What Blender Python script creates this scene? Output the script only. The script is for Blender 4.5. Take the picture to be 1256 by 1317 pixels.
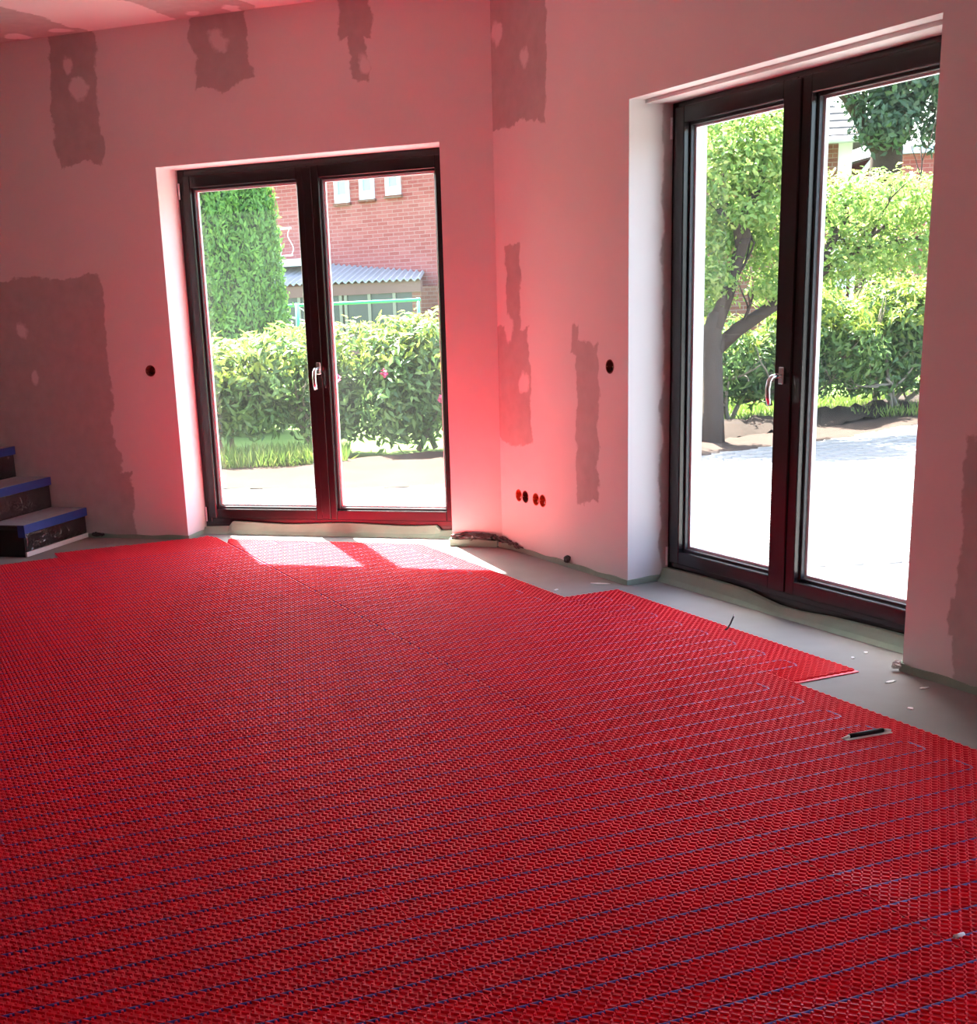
import bpy, bmesh, math, random
import numpy as np
from mathutils import Matrix, Vector

for o in list(bpy.data.objects):
    bpy.data.objects.remove(o, do_unlink=True)
scene = bpy.context.scene
COL = scene.collection
rng = np.random.default_rng(7)
random.seed(7)
R = math.radians

# ------------------------------------------------------------------ camera
cam_data = bpy.data.cameras.new('camera')
cam_data.sensor_fit = 'HORIZONTAL'
cam_data.sensor_width = 36.0
cam_data.lens = 1652.53 * 36.0 / 1256.0
cam_data.shift_x = (628.0 - 504.77) / 1256.0
cam_data.shift_y = (842.55 - 658.5) / 1256.0
cam_data.clip_start = 0.05
cam_data.clip_end = 300
cam = bpy.data.objects.new('camera', cam_data)
COL.objects.link(cam)
cam.matrix_world = (Matrix.Translation((0, 0, 1.38)) @ Matrix.Rotation(R(90 - 15.4603), 4, 'X')
                    @ Matrix.Rotation(R(-2.7072), 4, 'Z'))
scene.camera = cam

# ------------------------------------------------------------------ light
SUN_AZ, SUN_EL = R(-15.0), R(57.5)          # azimuth measured from +Y towards +X
SUN_STRENGTH = 17.5
SKY_STRENGTH = 0.36
EXPOSURE = 2.4

world = bpy.data.worlds.new('world')
scene.world = world
world.use_nodes = True
wn, wl = world.node_tree.nodes, world.node_tree.links
wn.clear()
sky = wn.new('ShaderNodeTexSky')
sky.sky_type = 'NISHITA'
sky.sun_disc = False
sky.sun_elevation = SUN_EL
sky.sun_rotation = SUN_AZ
sky.air_density = 1.0
sky.dust_density = 3.0
sky.ozone_density = 1.0
bgn = wn.new('ShaderNodeBackground')
bgn.inputs['Strength'].default_value = SKY_STRENGTH
wo = wn.new('ShaderNodeOutputWorld')
wl.new(sky.outputs[0], bgn.inputs['Color'])
wl.new(bgn.outputs[0], wo.inputs['Surface'])

sd = bpy.data.lights.new('sun', 'SUN')
sd.energy = SUN_STRENGTH
sd.angle = R(0.6)
sd.color = (1.0, 0.96, 0.90)
sun = bpy.data.objects.new('sun', sd)
COL.objects.link(sun)
to_sun = Vector((math.sin(SUN_AZ) * math.cos(SUN_EL), math.cos(SUN_AZ) * math.cos(SUN_EL), math.sin(SUN_EL)))
sun.rotation_euler = to_sun.to_track_quat('Z', 'Y').to_euler()
sun.location = to_sun * 40

scene.view_settings.view_transform = 'Standard'
scene.view_settings.look = 'None'
scene.view_settings.gamma = 1.0
scene.view_settings.use_curve_mapping = False
scene.view_settings.exposure = EXPOSURE
scene.cycles.max_bounces = 14
scene.cycles.diffuse_bounces = 8
scene.cycles.glossy_bounces = 4
scene.cycles.transparent_max_bounces = 24
scene.cycles.sample_clamp_indirect = 12.0

# ------------------------------------------------------------------ layout constants
H = 2.93                                      # ceiling height
C0 = Vector((0.6526, 7.2000, 0.0))            # inside corner between the two window walls
DA = Vector((-0.93610, 0.35172, 0)); NA = Vector((0.35172, 0.93610, 0))
DB = Vector((0.39529, -0.91856, 0)); NB = Vector((0.91856, 0.39529, 0))
MR = Vector((0.92605, 0.37740, 0)); ML = Vector((-0.37740, 0.92605, 0))
T = 0.42                                      # wall thickness
LA, LB, LL = 5.4, 10.5, 11.0


def frame_matrix(origin, xdir, ydir):
    m = Matrix.Identity(4)
    m.col[0][:3] = xdir; m.col[1][:3] = ydir; m.col[2][:3] = (0, 0, 1)
    m.col[3][:3] = origin
    return m


MA = frame_matrix(C0, -DA, NA)                # local x = -u, y = depth outward, z up
MBW = frame_matrix(C0, DB, NB)                # local x = u


def matw(r, l, z=0.0):
    return MR * r + ML * l + Vector((0, 0, z))


# ------------------------------------------------------------------ materials
MATS = {}


def new_mat(name):
    m = bpy.data.materials.new(name)
    m.use_nodes = True
    MATS[name] = m
    nt = m.node_tree
    return m, nt, nt.nodes['Principled BSDF']


def setp(b, color=None, rough=None, metal=None, spec=None):
    if color is not None: b.inputs['Base Color'].default_value = (*color, 1)
    if rough is not None: b.inputs['Roughness'].default_value = rough
    if metal is not None: b.inputs['Metallic'].default_value = metal
    if spec is not None: b.inputs['Specular IOR Level'].default_value = spec


def noise(nt, scale, detail=3, coord=None, rough=0.55):
    n = nt.nodes.new('ShaderNodeTexNoise')
    n.inputs['Scale'].default_value = scale
    n.inputs['Detail'].default_value = detail
    n.inputs['Roughness'].default_value = rough
    if coord is not None:
        nt.links.new(coord, n.inputs['Vector'])
    return n


def mixcol(nt, fac, a, b):
    m = nt.nodes.new('ShaderNodeMix'); m.data_type = 'RGBA'
    for s, v in ((m.inputs[0], fac), (m.inputs[6], a), (m.inputs[7], b)):
        if hasattr(v, 'is_output') or isinstance(v, bpy.types.NodeSocket):
            nt.links.new(v, s)
        elif isinstance(v, (int, float)):
            s.default_value = v
        else:
            s.default_value = (*v, 1)
    return m.outputs[2]


def mth(nt, op, a, b=None, c=None, clamp=False):
    n = nt.nodes.new('ShaderNodeMath'); n.operation = op; n.use_clamp = clamp
    for i, v in enumerate((a, b, c)):
        if v is None: continue
        if isinstance(v, bpy.types.NodeSocket): nt.links.new(v, n.inputs[i])
        else: n.inputs[i].default_value = v
    return n.outputs[0]


def bump(nt, b, height, strength=0.2, dist=0.01):
    n = nt.nodes.new('ShaderNodeBump')
    n.inputs['Strength'].default_value = strength
    n.inputs['Distance'].default_value = dist
    nt.links.new(height, n.inputs['Height'])
    nt.links.new(n.outputs[0], b.inputs['Normal'])


def simple(name, color, rough=0.6, metal=0.0, spec=0.5, var=0.0, scale=8.0, bmp=0.0):
    m, nt, b = new_mat(name)
    setp(b, color, rough, metal, spec)
    tc = nt.nodes.new('ShaderNodeTexCoord')
    n = noise(nt, scale, 4, tc.outputs['Object'])
    if var:
        c2 = tuple(max(0, c * (1 - var)) for c in color)
        c1 = tuple(min(1, c * (1 + var)) for c in color)
        nt.links.new(mixcol(nt, n.outputs['Fac'], c2, c1), b.inputs['Base Color'])
    if bmp:
        bump(nt, b, n.outputs['Fac'], bmp)
    return m


def plaster(name, axes, boxes, holes=(), reveal=None, base=(0.80, 0.785, 0.775), dark=(0.44, 0.42, 0.405)):
    """white skim plaster with darker ragged filler patches at real places on the wall"""
    m, nt, b = new_mat(name)
    setp(b, rough=0.9, spec=0.15)
    tc = nt.nodes.new('ShaderNodeTexCoord')
    co = tc.outputs['Object']
    sep = nt.nodes.new('ShaderNodeSeparateXYZ'); nt.links.new(co, sep.inputs[0])
    px, py = sep.outputs[axes[0]], sep.outputs[axes[1]]
    n1 = noise(nt, 5.0, 5, co, 0.6)
    n2 = noise(nt, 4.0, 6, co, 0.65)
    n2.noise_dimensions = '4D'; n2.inputs['W'].default_value = 3.7
    dx = mth(nt, 'MULTIPLY', mth(nt, 'SUBTRACT', n1.outputs['Fac'], 0.5), 0.18)
    dy = mth(nt, 'MULTIPLY', mth(nt, 'SUBTRACT', n2.outputs['Fac'], 0.5), 0.24)
    x = mth(nt, 'ADD', px, dx); y = mth(nt, 'ADD', py, dy)

    def box_field(x0, x1, y0, y1):
        ax = mth(nt, 'SUBTRACT', mth(nt, 'ABSOLUTE', mth(nt, 'SUBTRACT', x, (x0 + x1) / 2)), (x1 - x0) / 2)
        ay = mth(nt, 'SUBTRACT', mth(nt, 'ABSOLUTE', mth(nt, 'SUBTRACT', y, (y0 + y1) / 2)), (y1 - y0) / 2)
        return mth(nt, 'MAXIMUM', ax, ay)
    f = None
    for bx in boxes:
        d = box_field(*bx)
        f = d if f is None else mth(nt, 'MINIMUM', f, d)
    if reveal is not None:
        d = mth(nt, 'SUBTRACT', reveal, mth(nt, 'ADD', sep.outputs[1], mth(nt, 'MULTIPLY', dx, 0.6)))
        f = d if f is None else mth(nt, 'MINIMUM', f, d)
    for (hx, hy, hr) in holes:                       # small lighter dabs left free in a patch
        ex = mth(nt, 'SUBTRACT', x, hx); ey = mth(nt, 'SUBTRACT', y, hy)
        d = mth(nt, 'SUBTRACT', hr, mth(nt, 'SQRT', mth(nt, 'ADD', mth(nt, 'MULTIPLY', ex, ex), mth(nt, 'MULTIPLY', mth(nt, 'MULTIPLY', ey, ey), 0.6))))
        f = mth(nt, 'MAXIMUM', f, mth(nt, 'MULTIPLY', d, 0.6))
    n3 = noise(nt, 1.6, 5, co)
    n4 = noise(nt, 14, 5, co)
    lo = tuple(c * 0.90 for c in base)
    base_c = mixcol(nt, n3.outputs['Fac'], lo, base)
    dark_c = mixcol(nt, n4.outputs['Fac'], tuple(c * 0.8 for c in dark), tuple(c * 1.22 for c in dark))
    if f is not None:
        k = mth(nt, 'MULTIPLY_ADD', f, -90.0, 0.5, clamp=True)
        k = mth(nt, 'MULTIPLY', k, mth(nt, 'MULTIPLY_ADD', n3.outputs['Fac'], 0.5, 0.62, clamp=True))
        col = mixcol(nt, k, base_c, dark_c)
    else:
        col = base_c
    nt.links.new(col, b.inputs['Base Color'])
    bump(nt, b, n4.outputs['Fac'], 0.08, 0.004)
    return m


PL_A = plaster('plaster_window_wall', (0, 2), [
    (-2.66, -2.35, 2.22, 3.2), (-1.71, -1.37, 2.57, 3.2), (-0.84, -0.64, 2.72, 3.2), (-0.78, -0.68, 2.52, 2.8),
    (-4.6, -2.45, -0.6, 1.60), (-2.6, -2.38, -0.6, 0.45)],
    holes=[(-2.51, 2.78, .035), (-2.47, 2.62, .06), (-1.56, 2.79, .045), (-3.05, 1.3, .04), (-3.0, 1.02, .035), (-.70, 2.6, .03)],
    reveal=0.235)
PL_B = plaster('plaster_garden_wall', (0, 2), [
    (-0.1, 0.55, 2.20, 3.2), (0.10, 0.25, 1.15, 1.64), (-0.1, 0.34, 0.62, 1.20), (0.80, 1.00, 0.36, 1.15),
    (0.75, 0.84, 1.06, 1.22), (3.22, 3.9, -0.1, 0.86), (3.19, 3.5, .16, .32)],
    holes=[(0.06, 2.66, .04), (0.1, 2.9, .05), (0.36, 2.5, .03), (0.12, 1.22, .06), (.27, .92, .05)],
    reveal=0.185)
PL_PLAIN = plaster('plaster_plain', (0, 2), [])
PL_RAW = plaster('raw_grey_plaster', (0, 2), [], base=(0.46, 0.44, 0.42))
PL_C = plaster('plaster_ceiling', (0, 1), [(-3.3, -2.38, -1.6, 0.5), (-1.80, -1.28, -0.9, 0.5)],
               holes=[(-2.78, -.1, .07), (-2.48, -.12, .06), (-1.66, -.1, .04), (-1.42, -.1, .05)])

SCREED = simple('grey_screed', (0.26, 0.245, 0.23), 0.8, spec=0.3, var=0.30, scale=2.2, bmp=0.12)
FRAME = simple('anthracite_brown_profile', (0.012, 0.009, 0.010), 0.24, spec=0.5, var=0.1, scale=30)
BEAD = simple('dark_bead', (0.035, 0.036, 0.042), 0.4, spec=0.5, var=0.1, scale=30)
ALU = simple('aluminium_spacer', (0.75, 0.75, 0.77), 0.45, metal=0.1, var=0.05, scale=20)
HANDLE = simple('satin_steel', (0.70, 0.69, 0.68), 0.26, metal=1.0, var=0.05, scale=40)
SEAL = simple('pale_green_foam', (0.30, 0.40, 0.32), 0.8, spec=0.2, var=0.22, scale=9, bmp=0.1)
BOXRED = simple('orange_red_box_plastic', (0.62, 0.10, 0.03), 0.5, var=0.12, scale=60)
BOXDARK = simple('dark_red_box_plastic', (0.20, 0.035, 0.02), 0.6, var=0.2, scale=60)
COPPER = simple('screw_brass', (0.6, 0.45, 0.25), 0.4, metal=0.8, var=0.1)
RED = simple('red_mat_plastic', (0.94, 0.005, 0.036), 0.37, spec=0.7, var=0.06, scale=3.0)
REDSTUD = simple('thin_red_stud_plastic', (0.94, 0.005, 0.036), 0.37, spec=0.7, var=0.06, scale=3.0)


def make_translucent(m, color, fac):
    """thin-walled plastic lets part of the light through"""
    nt = m.node_tree
    b = nt.nodes['Principled BSDF']
    out = [n for n in nt.nodes if n.type == 'OUTPUT_MATERIAL'][0]
    t = nt.nodes.new('ShaderNodeBsdfTranslucent'); t.inputs[0].default_value = (*color, 1)
    mx = nt.nodes.new('ShaderNodeMixShader'); mx.inputs[0].default_value = fac
    nt.links.new(b.outputs[0], mx.inputs[1]); nt.links.new(t.outputs[0], mx.inputs[2])
    nt.links.new(mx.outputs[0], out.inputs['Surface'])


make_translucent(REDSTUD, (0.95, 0.008, 0.04), 0.18)
CABLE = simple('blue_violet_cable', (0.085, 0.035, 0.27), 0.40, spec=0.5, var=0.1, scale=20)
BLACK = simple('black_rubber', (0.012, 0.011, 0.012), 0.45, var=0.2, scale=20)
WHITE = simple('white_plastic', (0.80, 0.80, 0.80), 0.5, var=0.03, scale=20)
FOIL = simple('crumpled_dark_film', (0.055, 0.040, 0.040), 0.3, spec=0.7, var=0.6, scale=24, bmp=0.5)
CHIP = simple('white_plaster_chip', (0.82, 0.80, 0.79), 0.9, var=0.05, scale=30)
STAIRWOOD = simple('dark_stained_wood', (0.010, 0.005, 0.006), 0.35, var=0.3, scale=12)
FELT = simple('grey_cover_felt', (0.30, 0.31, 0.34), 0.85, spec=0.2, var=0.2, scale=16, bmp=0.15)
TAPE = simple('blue_masking_tape', (0.018, 0.055, 0.26), 0.5, var=0.15, scale=18, bmp=0.1)
SKIRT = simple('pale_strip', (0.72, 0.66, 0.64), 0.7, var=0.08, scale=10)
PAVING = simple('pale_concrete_paving', (0.185, 0.182, 0.175), 0.85, spec=0.2, var=0.10, scale=5)
SOIL = simple('sandy_soil', (0.036, 0.023, 0.017), 0.95, spec=0.1, var=0.35, scale=4, bmp=0.5)
BARKSOIL = simple('dark_bed_soil', (0.022, 0.015, 0.011), 0.95, spec=0.1, var=0.4, scale=6, bmp=0.6)
LAWN = simple('lawn_green', (0.07, 0.125, 0.022), 0.9, spec=0.1, var=0.3, scale=3, bmp=0.4)
BARK = simple('grey_brown_bark', (0.042, 0.029, 0.021), 0.9, spec=0.15, var=0.4, scale=14, bmp=0.6)
TWIG = simple('pale_twig_bark', (0.204, 0.174, 0.132), 0.9, spec=0.15, var=0.3, scale=14, bmp=0.3)
ROOFTILE = simple('grey_roof_tile', (0.075, 0.068, 0.068), 0.7, var=0.15, scale=6)
WHITEPAINT = simple('white_painted_frame', (0.82, 0.83, 0.85), 0.4, var=0.03)
PALEPOST = simple('pale_post', (0.22, 0.20, 0.15), 0.6, var=0.1)
SHEDWALL = simple('brown_board_wall', (0.18, 0.085, 0.075), 0.7, var=0.2, scale=4)
GREENPIPE = simple('green_pipe', (0.05, 0.33, 0.20), 0.45, var=0.1)
CORRU = simple('fibre_cement_grey', (0.288, 0.288, 0.300), 0.8, var=0.12, scale=4)
ZINC = simple('zinc_grey', (0.50, 0.53, 0.57), 0.45, metal=0.4, var=0.1)
REDPETAL = simple('pink_petal', (0.65, 0.10, 0.20), 0.6, var=0.2)
GLASSDARK = simple('far_window_glass', (0.30, 0.36, 0.38), 0.12, spec=0.8, var=0.15, scale=2)
SHADEGLASS = simple('dim_window_glass', (0.06, 0.07, 0.07), 0.15, spec=0.6, var=0.2, scale=2)


def brick_mat(name, c1, c2, mortar, bw=0.25, bh=0.075):
    m, nt, b = new_mat(name)
    setp(b, rough=0.85, spec=0.2)
    tc = nt.nodes.new('ShaderNodeTexCoord')
    sep = nt.nodes.new('ShaderNodeSeparateXYZ'); nt.links.new(tc.outputs['Object'], sep.inputs[0])
    cmb = nt.nodes.new('ShaderNodeCombineXYZ')
    nt.links.new(mth(nt, 'ADD', sep.outputs[0], sep.outputs[1]), cmb.inputs[0])
    nt.links.new(sep.outputs[2], cmb.inputs[1])
    br = nt.nodes.new('ShaderNodeTexBrick')
    br.inputs['Color1'].default_value = (*c1, 1); br.inputs['Color2'].default_value = (*c2, 1)
    br.inputs['Mortar'].default_value = (*mortar, 1)
    br.inputs['Scale'].default_value = 1.0
    br.inputs['Brick Width'].default_value = bw
    br.inputs['Row Height'].default_value = bh
    br.inputs['Mortar Size'].default_value = 0.007
    nt.links.new(cmb.outputs[0], br.inputs['Vector'])
    nt.links.new(br.outputs['Color'], b.inputs['Base Color'])
    return m


BRICK = brick_mat('red_brick', (0.31, 0.068, 0.058), (0.39, 0.11, 0.095), (0.38, 0.19, 0.17))
BRICKDARK = brick_mat('brown_brick', (0.180, 0.060, 0.042), (0.228, 0.090, 0.060), (0.252, 0.180, 0.150))


def leaf_mat(name, c_dark, c_mid, c_light, trans=0.45):
    m = bpy.data.materials.new(name); m.use_nodes = True
    nt = m.node_tree; nt.nodes.clear()
    out = nt.nodes.new('ShaderNodeOutputMaterial')
    geo = nt.nodes.new('ShaderNodeNewGeometry')
    ramp = nt.nodes.new('ShaderNodeValToRGB')
    cr = ramp.color_ramp
    cr.elements[0].color = (*c_dark, 1); cr.elements[1].color = (*c_light, 1)
    e = cr.elements.new(0.5); e.color = (*c_mid, 1)
    nt.links.new(geo.outputs['Random Per Island'], ramp.inputs[0])
    d = nt.nodes.new('ShaderNodeBsdfPrincipled')
    d.inputs['Roughness'].default_value = 0.45
    d.inputs['Specular IOR Level'].default_value = 0.4
    t = nt.nodes.new('ShaderNodeBsdfTranslucent')
    mx = nt.nodes.new('ShaderNodeMixShader'); mx.inputs[0].default_value = trans
    nt.links.new(ramp.outputs[0], d.inputs['Base Color']); nt.links.new(ramp.outputs[0], t.inputs['Color'])
    nt.links.new(d.outputs[0], mx.inputs[1]); nt.links.new(t.outputs[0], mx.inputs[2])
    nt.links.new(mx.outputs[0], out.inputs['Surface'])
    return m


LEAF_RHODO = leaf_mat('rhododendron_leaf', (0.045, 0.10, 0.030), (0.095, 0.18, 0.050), (0.18, 0.27, 0.07))
LEAF_YOUNG = leaf_mat('young_yellow_leaf', (0.16, 0.25, 0.03), (0.26, 0.34, 0.045), (0.34, 0.38, 0.07), 0.5)
LEAF_TREE = leaf_mat('fresh_tree_leaf', (0.10, 0.20, 0.035), (0.21, 0.33, 0.065), (0.35, 0.41, 0.11), 0.55)
LEAF_THUJA = leaf_mat('thuja_frond', (0.06, 0.16, 0.025), (0.13, 0.29, 0.045), (0.22, 0.40, 0.075), 0.4)
LEAF_DARK = leaf_mat('dark_oak_leaf', (0.030, 0.066, 0.030), (0.054, 0.102, 0.048), (0.090, 0.150, 0.072), 0.35)
GRASS = leaf_mat('grass_blade', (0.08, 0.15, 0.02), (0.14, 0.22, 0.03), (0.22, 0.26, 0.06), 0.4)


def glass_mat():
    m = bpy.data.materials.new('dusty_window_glass'); m.use_nodes = True
    nt = m.node_tree; nt.nodes.clear()
    out = nt.nodes.new('ShaderNodeOutputMaterial')
    tr = nt.nodes.new('ShaderNodeBsdfTransparent'); tr.inputs[0].default_value = (0.95, 0.965, 0.955, 1)
    gl = nt.nodes.new('ShaderNodeBsdfGlossy'); gl.inputs['Roughness'].default_value = 0.02
    lw_ = nt.nodes.new('ShaderNodeLayerWeight'); lw_.inputs['Blend'].default_value = 0.5
    fr5 = mth(nt, 'POWER', lw_.outputs['Facing'], 5.0)
    fr = mth(nt, 'MULTIPLY_ADD', fr5, 0.5, 0.04)
    m1 = nt.nodes.new('ShaderNodeMixShader')
    nt.links.new(fr, m1.inputs[0]); nt.links.new(tr.outputs[0], m1.inputs[1]); nt.links.new(gl.outputs[0], m1.inputs[2])
    # building-site dust film: a little diffuse scatter, patchy
    du = nt.nodes.new('ShaderNodeBsdfTranslucent'); du.inputs[0].default_value = (0.9, 0.9, 0.88, 1)
    tc = nt.nodes.new('ShaderNodeTexCoord')
    n = noise(nt, 2.2, 5, tc.outputs['Object'])
    f = mth(nt, 'MULTIPLY', n.outputs['Fac'], 0.007)
    m2 = nt.nodes.new('ShaderNodeMixShader')
    nt.links.new(f, m2.inputs[0]); nt.links.new(m1.outputs[0], m2.inputs[1]); nt.links.new(du.outputs[0], m2.inputs[2])
    nt.links.new(m2.outputs[0], out.inputs['Surface'])
    return m


GLASS = glass_mat()


def film_mat():
    m = bpy.data.materials.new('clear_protective_film'); m.use_nodes = True
    nt = m.node_tree; nt.nodes.clear()
    out = nt.nodes.new('ShaderNodeOutputMaterial')
    tr = nt.nodes.new('ShaderNodeBsdfTransparent')
    gl = nt.nodes.new('ShaderNodeBsdfGlossy'); gl.inputs['Roughness'].default_value = 0.12
    tc = nt.nodes.new('ShaderNodeTexCoord')
    n = noise(nt, 9, 3, tc.outputs['Object'])
    bp = nt.nodes.new('ShaderNodeBump'); bp.inputs['Strength'].default_value = 0.9; bp.inputs['Distance'].default_value = 0.05
    nt.links.new(n.outputs['Fac'], bp.inputs['Height']); nt.links.new(bp.outputs[0], gl.inputs['Normal'])
    mx = nt.nodes.new('ShaderNodeMixShader'); mx.inputs[0].default_value = 0.16
    nt.links.new(tr.outputs[0], mx.inputs[1]); nt.links.new(gl.outputs[0], mx.inputs[2])
    nt.links.new(mx.outputs[0], out.inputs['Surface'])
    return m


FILM = film_mat()


# ------------------------------------------------------------------ mesh helpers
class MB:
    def __init__(self): self.v = []; self.f = []

    def quad(self, *pts):
        n = len(self.v); self.v.extend([tuple(p) for p in pts]); self.f.append(tuple(range(n, n + len(pts))))

    def box(self, x0, x1, y0, y1, z0, z1):
        n = len(self.v)
        self.v += [(x0, y0, z0), (x1, y0, z0), (x1, y1, z0), (x0, y1, z0), (x0, y0, z1), (x1, y0, z1), (x1, y1, z1), (x0, y1, z1)]
        self.f += [tuple(n + i for i in q) for q in ((0, 3, 2, 1), (4, 5, 6, 7), (0, 1, 5, 4), (1, 2, 6, 5), (2, 3, 7, 6), (3, 0, 4, 7))]
        return self

    def cbox(self, x0, x1, y0, y1, z0, z1, c):
        """box with chamfered edges"""
        bm = bmesh.new()
        bmesh.ops.create_cube(bm, size=1)
        for v in bm.verts:
            v.co = Vector(((x0 + x1) / 2 + v.co.x * (x1 - x0), (y0 + y1) / 2 + v.co.y * (y1 - y0), (z0 + z1) / 2 + v.co.z * (z1 - z0)))
        bmesh.ops.bevel(bm, geom=list(bm.edges), offset=c, segments=1, affect='EDGES')
        self.add_bm(bm); bm.free(); return self

    def add_bm(self, bm):
        n = len(self.v)
        bm.verts.index_update()
        self.v += [tuple(v.co) for v in bm.verts]
        self.f += [tuple(n + v.index for v in f.verts) for f in bm.faces]

    def tube(self, pts, rad, sides=8, cap=True):
        pts = [Vector(p) for p in pts]
        rads = rad if isinstance(rad, (list, tuple)) else [rad] * len(pts)
        n0 = len(self.v); prev = None
        for i, p in enumerate(pts):
            t = (pts[min(i + 1, len(pts) - 1)] - pts[max(i - 1, 0)]).normalized()
            ref = Vector((0, 0, 1)) if abs(t.z) < 0.95 else Vector((1, 0, 0))
            if prev is not None:
                a = (prev - t * prev.dot(t))
                a = a.normalized() if a.length > 1e-6 else t.cross(ref).normalized()
            else:
                a = t.cross(ref).normalized()
            prev = a; bvec = t.cross(a)
            for k in range(sides):
                th = 2 * math.pi * k / sides
                self.v.append(tuple(p + (a * math.cos(th) + bvec * math.sin(th)) * rads[i]))
        for i in range(len(pts) - 1):
            for k in range(sides):
                a0 = n0 + i * sides + k; a1 = n0 + i * sides + (k + 1) % sides
                self.f.append((a0, a1, a1 + sides, a0 + sides))
        if cap:
            self.f.append(tuple(n0 + k for k in reversed(range(sides))))
            e = n0 + (len(pts) - 1) * sides
            self.f.append(tuple(e + k for k in range(sides)))
        return self

    def prism(self, poly, z0, z1):
        n = len(self.v); k = len(poly)
        self.v += [(p[0], p[1], z0) for p in poly] + [(p[0], p[1], z1) for p in poly]
        self.f.append(tuple(n + i for i in reversed(range(k))))
        self.f.append(tuple(n + k + i for i in range(k)))
        for i in range(k):
            j = (i + 1) % k
            self.f.append((n + i, n + j, n + k + j, n + k + i))
        return self

    def mesh(self, name, mat, smooth=False):
        me = bpy.data.meshes.new(name)
        me.from_pydata(self.v, [], self.f)
        if mat is not None: me.materials.append(mat)
        me.validate(); me.update()
        if smooth:
            me.polygons.foreach_set('use_smooth', [True] * len(me.polygons))
        return me

    def obj(self, name, mat, parent=None, matrix=None, smooth=False):
        return link(name, self.mesh(name, mat, smooth), parent, matrix)


def link(name, me, parent=None, matrix=None):
    o = bpy.data.objects.new(name, me)
    COL.objects.link(o)
    if parent is not None: o.parent = parent
    if matrix is not None: o.matrix_local = matrix
    return o


def tag(o, label, cat, group=None, kind=None):
    if label: o['label'] = label
    if cat: o['category'] = cat
    if group: o['group'] = group
    if kind: o['kind'] = kind
    return o


def empty(name, matrix=None):
    o = bpy.data.objects.new(name, None); COL.objects.link(o)
    o.empty_display_size = 0.1
    if matrix is not None: o.matrix_world = matrix
    return o


def np_mesh(name, verts, faces, mat):
    """verts (n,3), faces (m,k) uniform polygon size"""
    me = bpy.data.meshes.new(name)
    nf, k = faces.shape
    me.vertices.add(len(verts)); me.vertices.foreach_set('co', np.asarray(verts, np.float32).ravel())
    me.loops.add(nf * k); me.loops.foreach_set('vertex_index', np.asarray(faces, np.int32).ravel())
    me.polygons.add(nf); me.polygons.foreach_set('loop_start', np.arange(0, nf * k, k, dtype=np.int32))
    if mat is not None: me.materials.append(mat)
    me.update(calc_edges=True)
    return me


# ------------------------------------------------------------------ structure
PA = C0 + DA * LA
PL = PA - NA * LL
PB = C0 + DB * LB


def wall_mesh(x0, x1, z0, z1, t, openings=()):
    """openings = (xa, xb, za, zb), all reaching down to the foot of the wall"""
    mb = MB()
    xs = sorted({x0, x1, *[o_[0] for o_ in openings], *[o_[1] for o_ in openings]})
    zs = sorted({z0, z1, *[o_[2] for o_ in openings], *[o_[3] for o_ in openings]})

    def solid(i, j):
        cx, cz = (xs[i] + xs[i + 1]) / 2, (zs[j] + zs[j + 1]) / 2
        return not any(a < cx < b and c < cz < d for a, b, c, d in openings)
    nx, nz = len(xs) - 1, len(zs) - 1
    for i in range(nx):
        for j in range(nz):
            if not solid(i, j): continue
            a, b, c, d = xs[i], xs[i + 1], zs[j], zs[j + 1]
            mb.quad((a, 0, c), (b, 0, c), (b, 0, d), (a, 0, d))
            mb.quad((b, t, c), (a, t, c), (a, t, d), (b, t, d))
            if i == 0 or not solid(i - 1, j): mb.quad((a, t, c), (a, 0, c), (a, 0, d), (a, t, d))
            if i == nx - 1 or not solid(i + 1, j): mb.quad((b, 0, c), (b, t, c), (b, t, d), (b, 0, d))
            if j == 0 or not solid(i, j - 1): mb.quad((a, 0, c), (a, t, c), (b, t, c), (b, 0, c))
            if j == nz - 1 or not solid(i, j + 1): mb.quad((a, 0, d), (b, 0, d), (b, t, d), (a, t, d))
    bm = bmesh.new()
    vs = [bm.verts.new(v) for v in mb.v]
    for f in mb.f: bm.faces.new([vs[i] for i in f])
    bmesh.ops.remove_doubles(bm, verts=bm.verts, dist=1e-5)
    bmesh.ops.recalc_face_normals(bm, faces=bm.faces)
    me = bpy.data.meshes.new('wall'); bm.to_mesh(me); bm.free()
    return me


def cut_holes(o, holes, depth=0.055, rad=0.034):
    """round recesses for the flush boxes, cut into the wall mesh"""
    bm = bmesh.new()
    for (x, z) in holes:
        ret = bmesh.ops.create_cone(bm, cap_ends=True, segments=24, radius1=rad, radius2=rad, depth=depth * 2,
                                    matrix=Matrix.Translation((x, 0, z)) @ Matrix.Rotation(R(90), 4, 'X'))
    me = bpy.data.meshes.new('cut'); bm.to_mesh(me); bm.free()
    c = link('cut', me, None, o.matrix_world.copy())
    md = o.modifiers.new('cut', 'BOOLEAN'); md.object = c; md.operation = 'DIFFERENCE'; md.solver = 'EXACT'
    bpy.context.view_layer.update()
    dg = bpy.context.evaluated_depsgraph_get()
    me2 = bpy.data.meshes.new_from_object(o.evaluated_get(dg))
    o.modifiers.clear(); o.data = me2
    bpy.data.objects.remove(c, do_unlink=True)


UA1, UA2, ZA, DEA = 2.0136, 0.2954, 2.1745, 0.240
UB1, UB2, ZB, DEB = 1.2523, 2.9996, 2.1760, 0.225
UC1, UC2 = 4.75, 6.50                          # unseen extra door, added to bring daylight onto the foreground

SOCK_A = [(-2.172, 1.03)]
SOCK_B = [(1.099, 1.028), (0.202, 0.314), (0.274, 0.314), (0.387, 0.314), (0.458, 0.314)]

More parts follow.
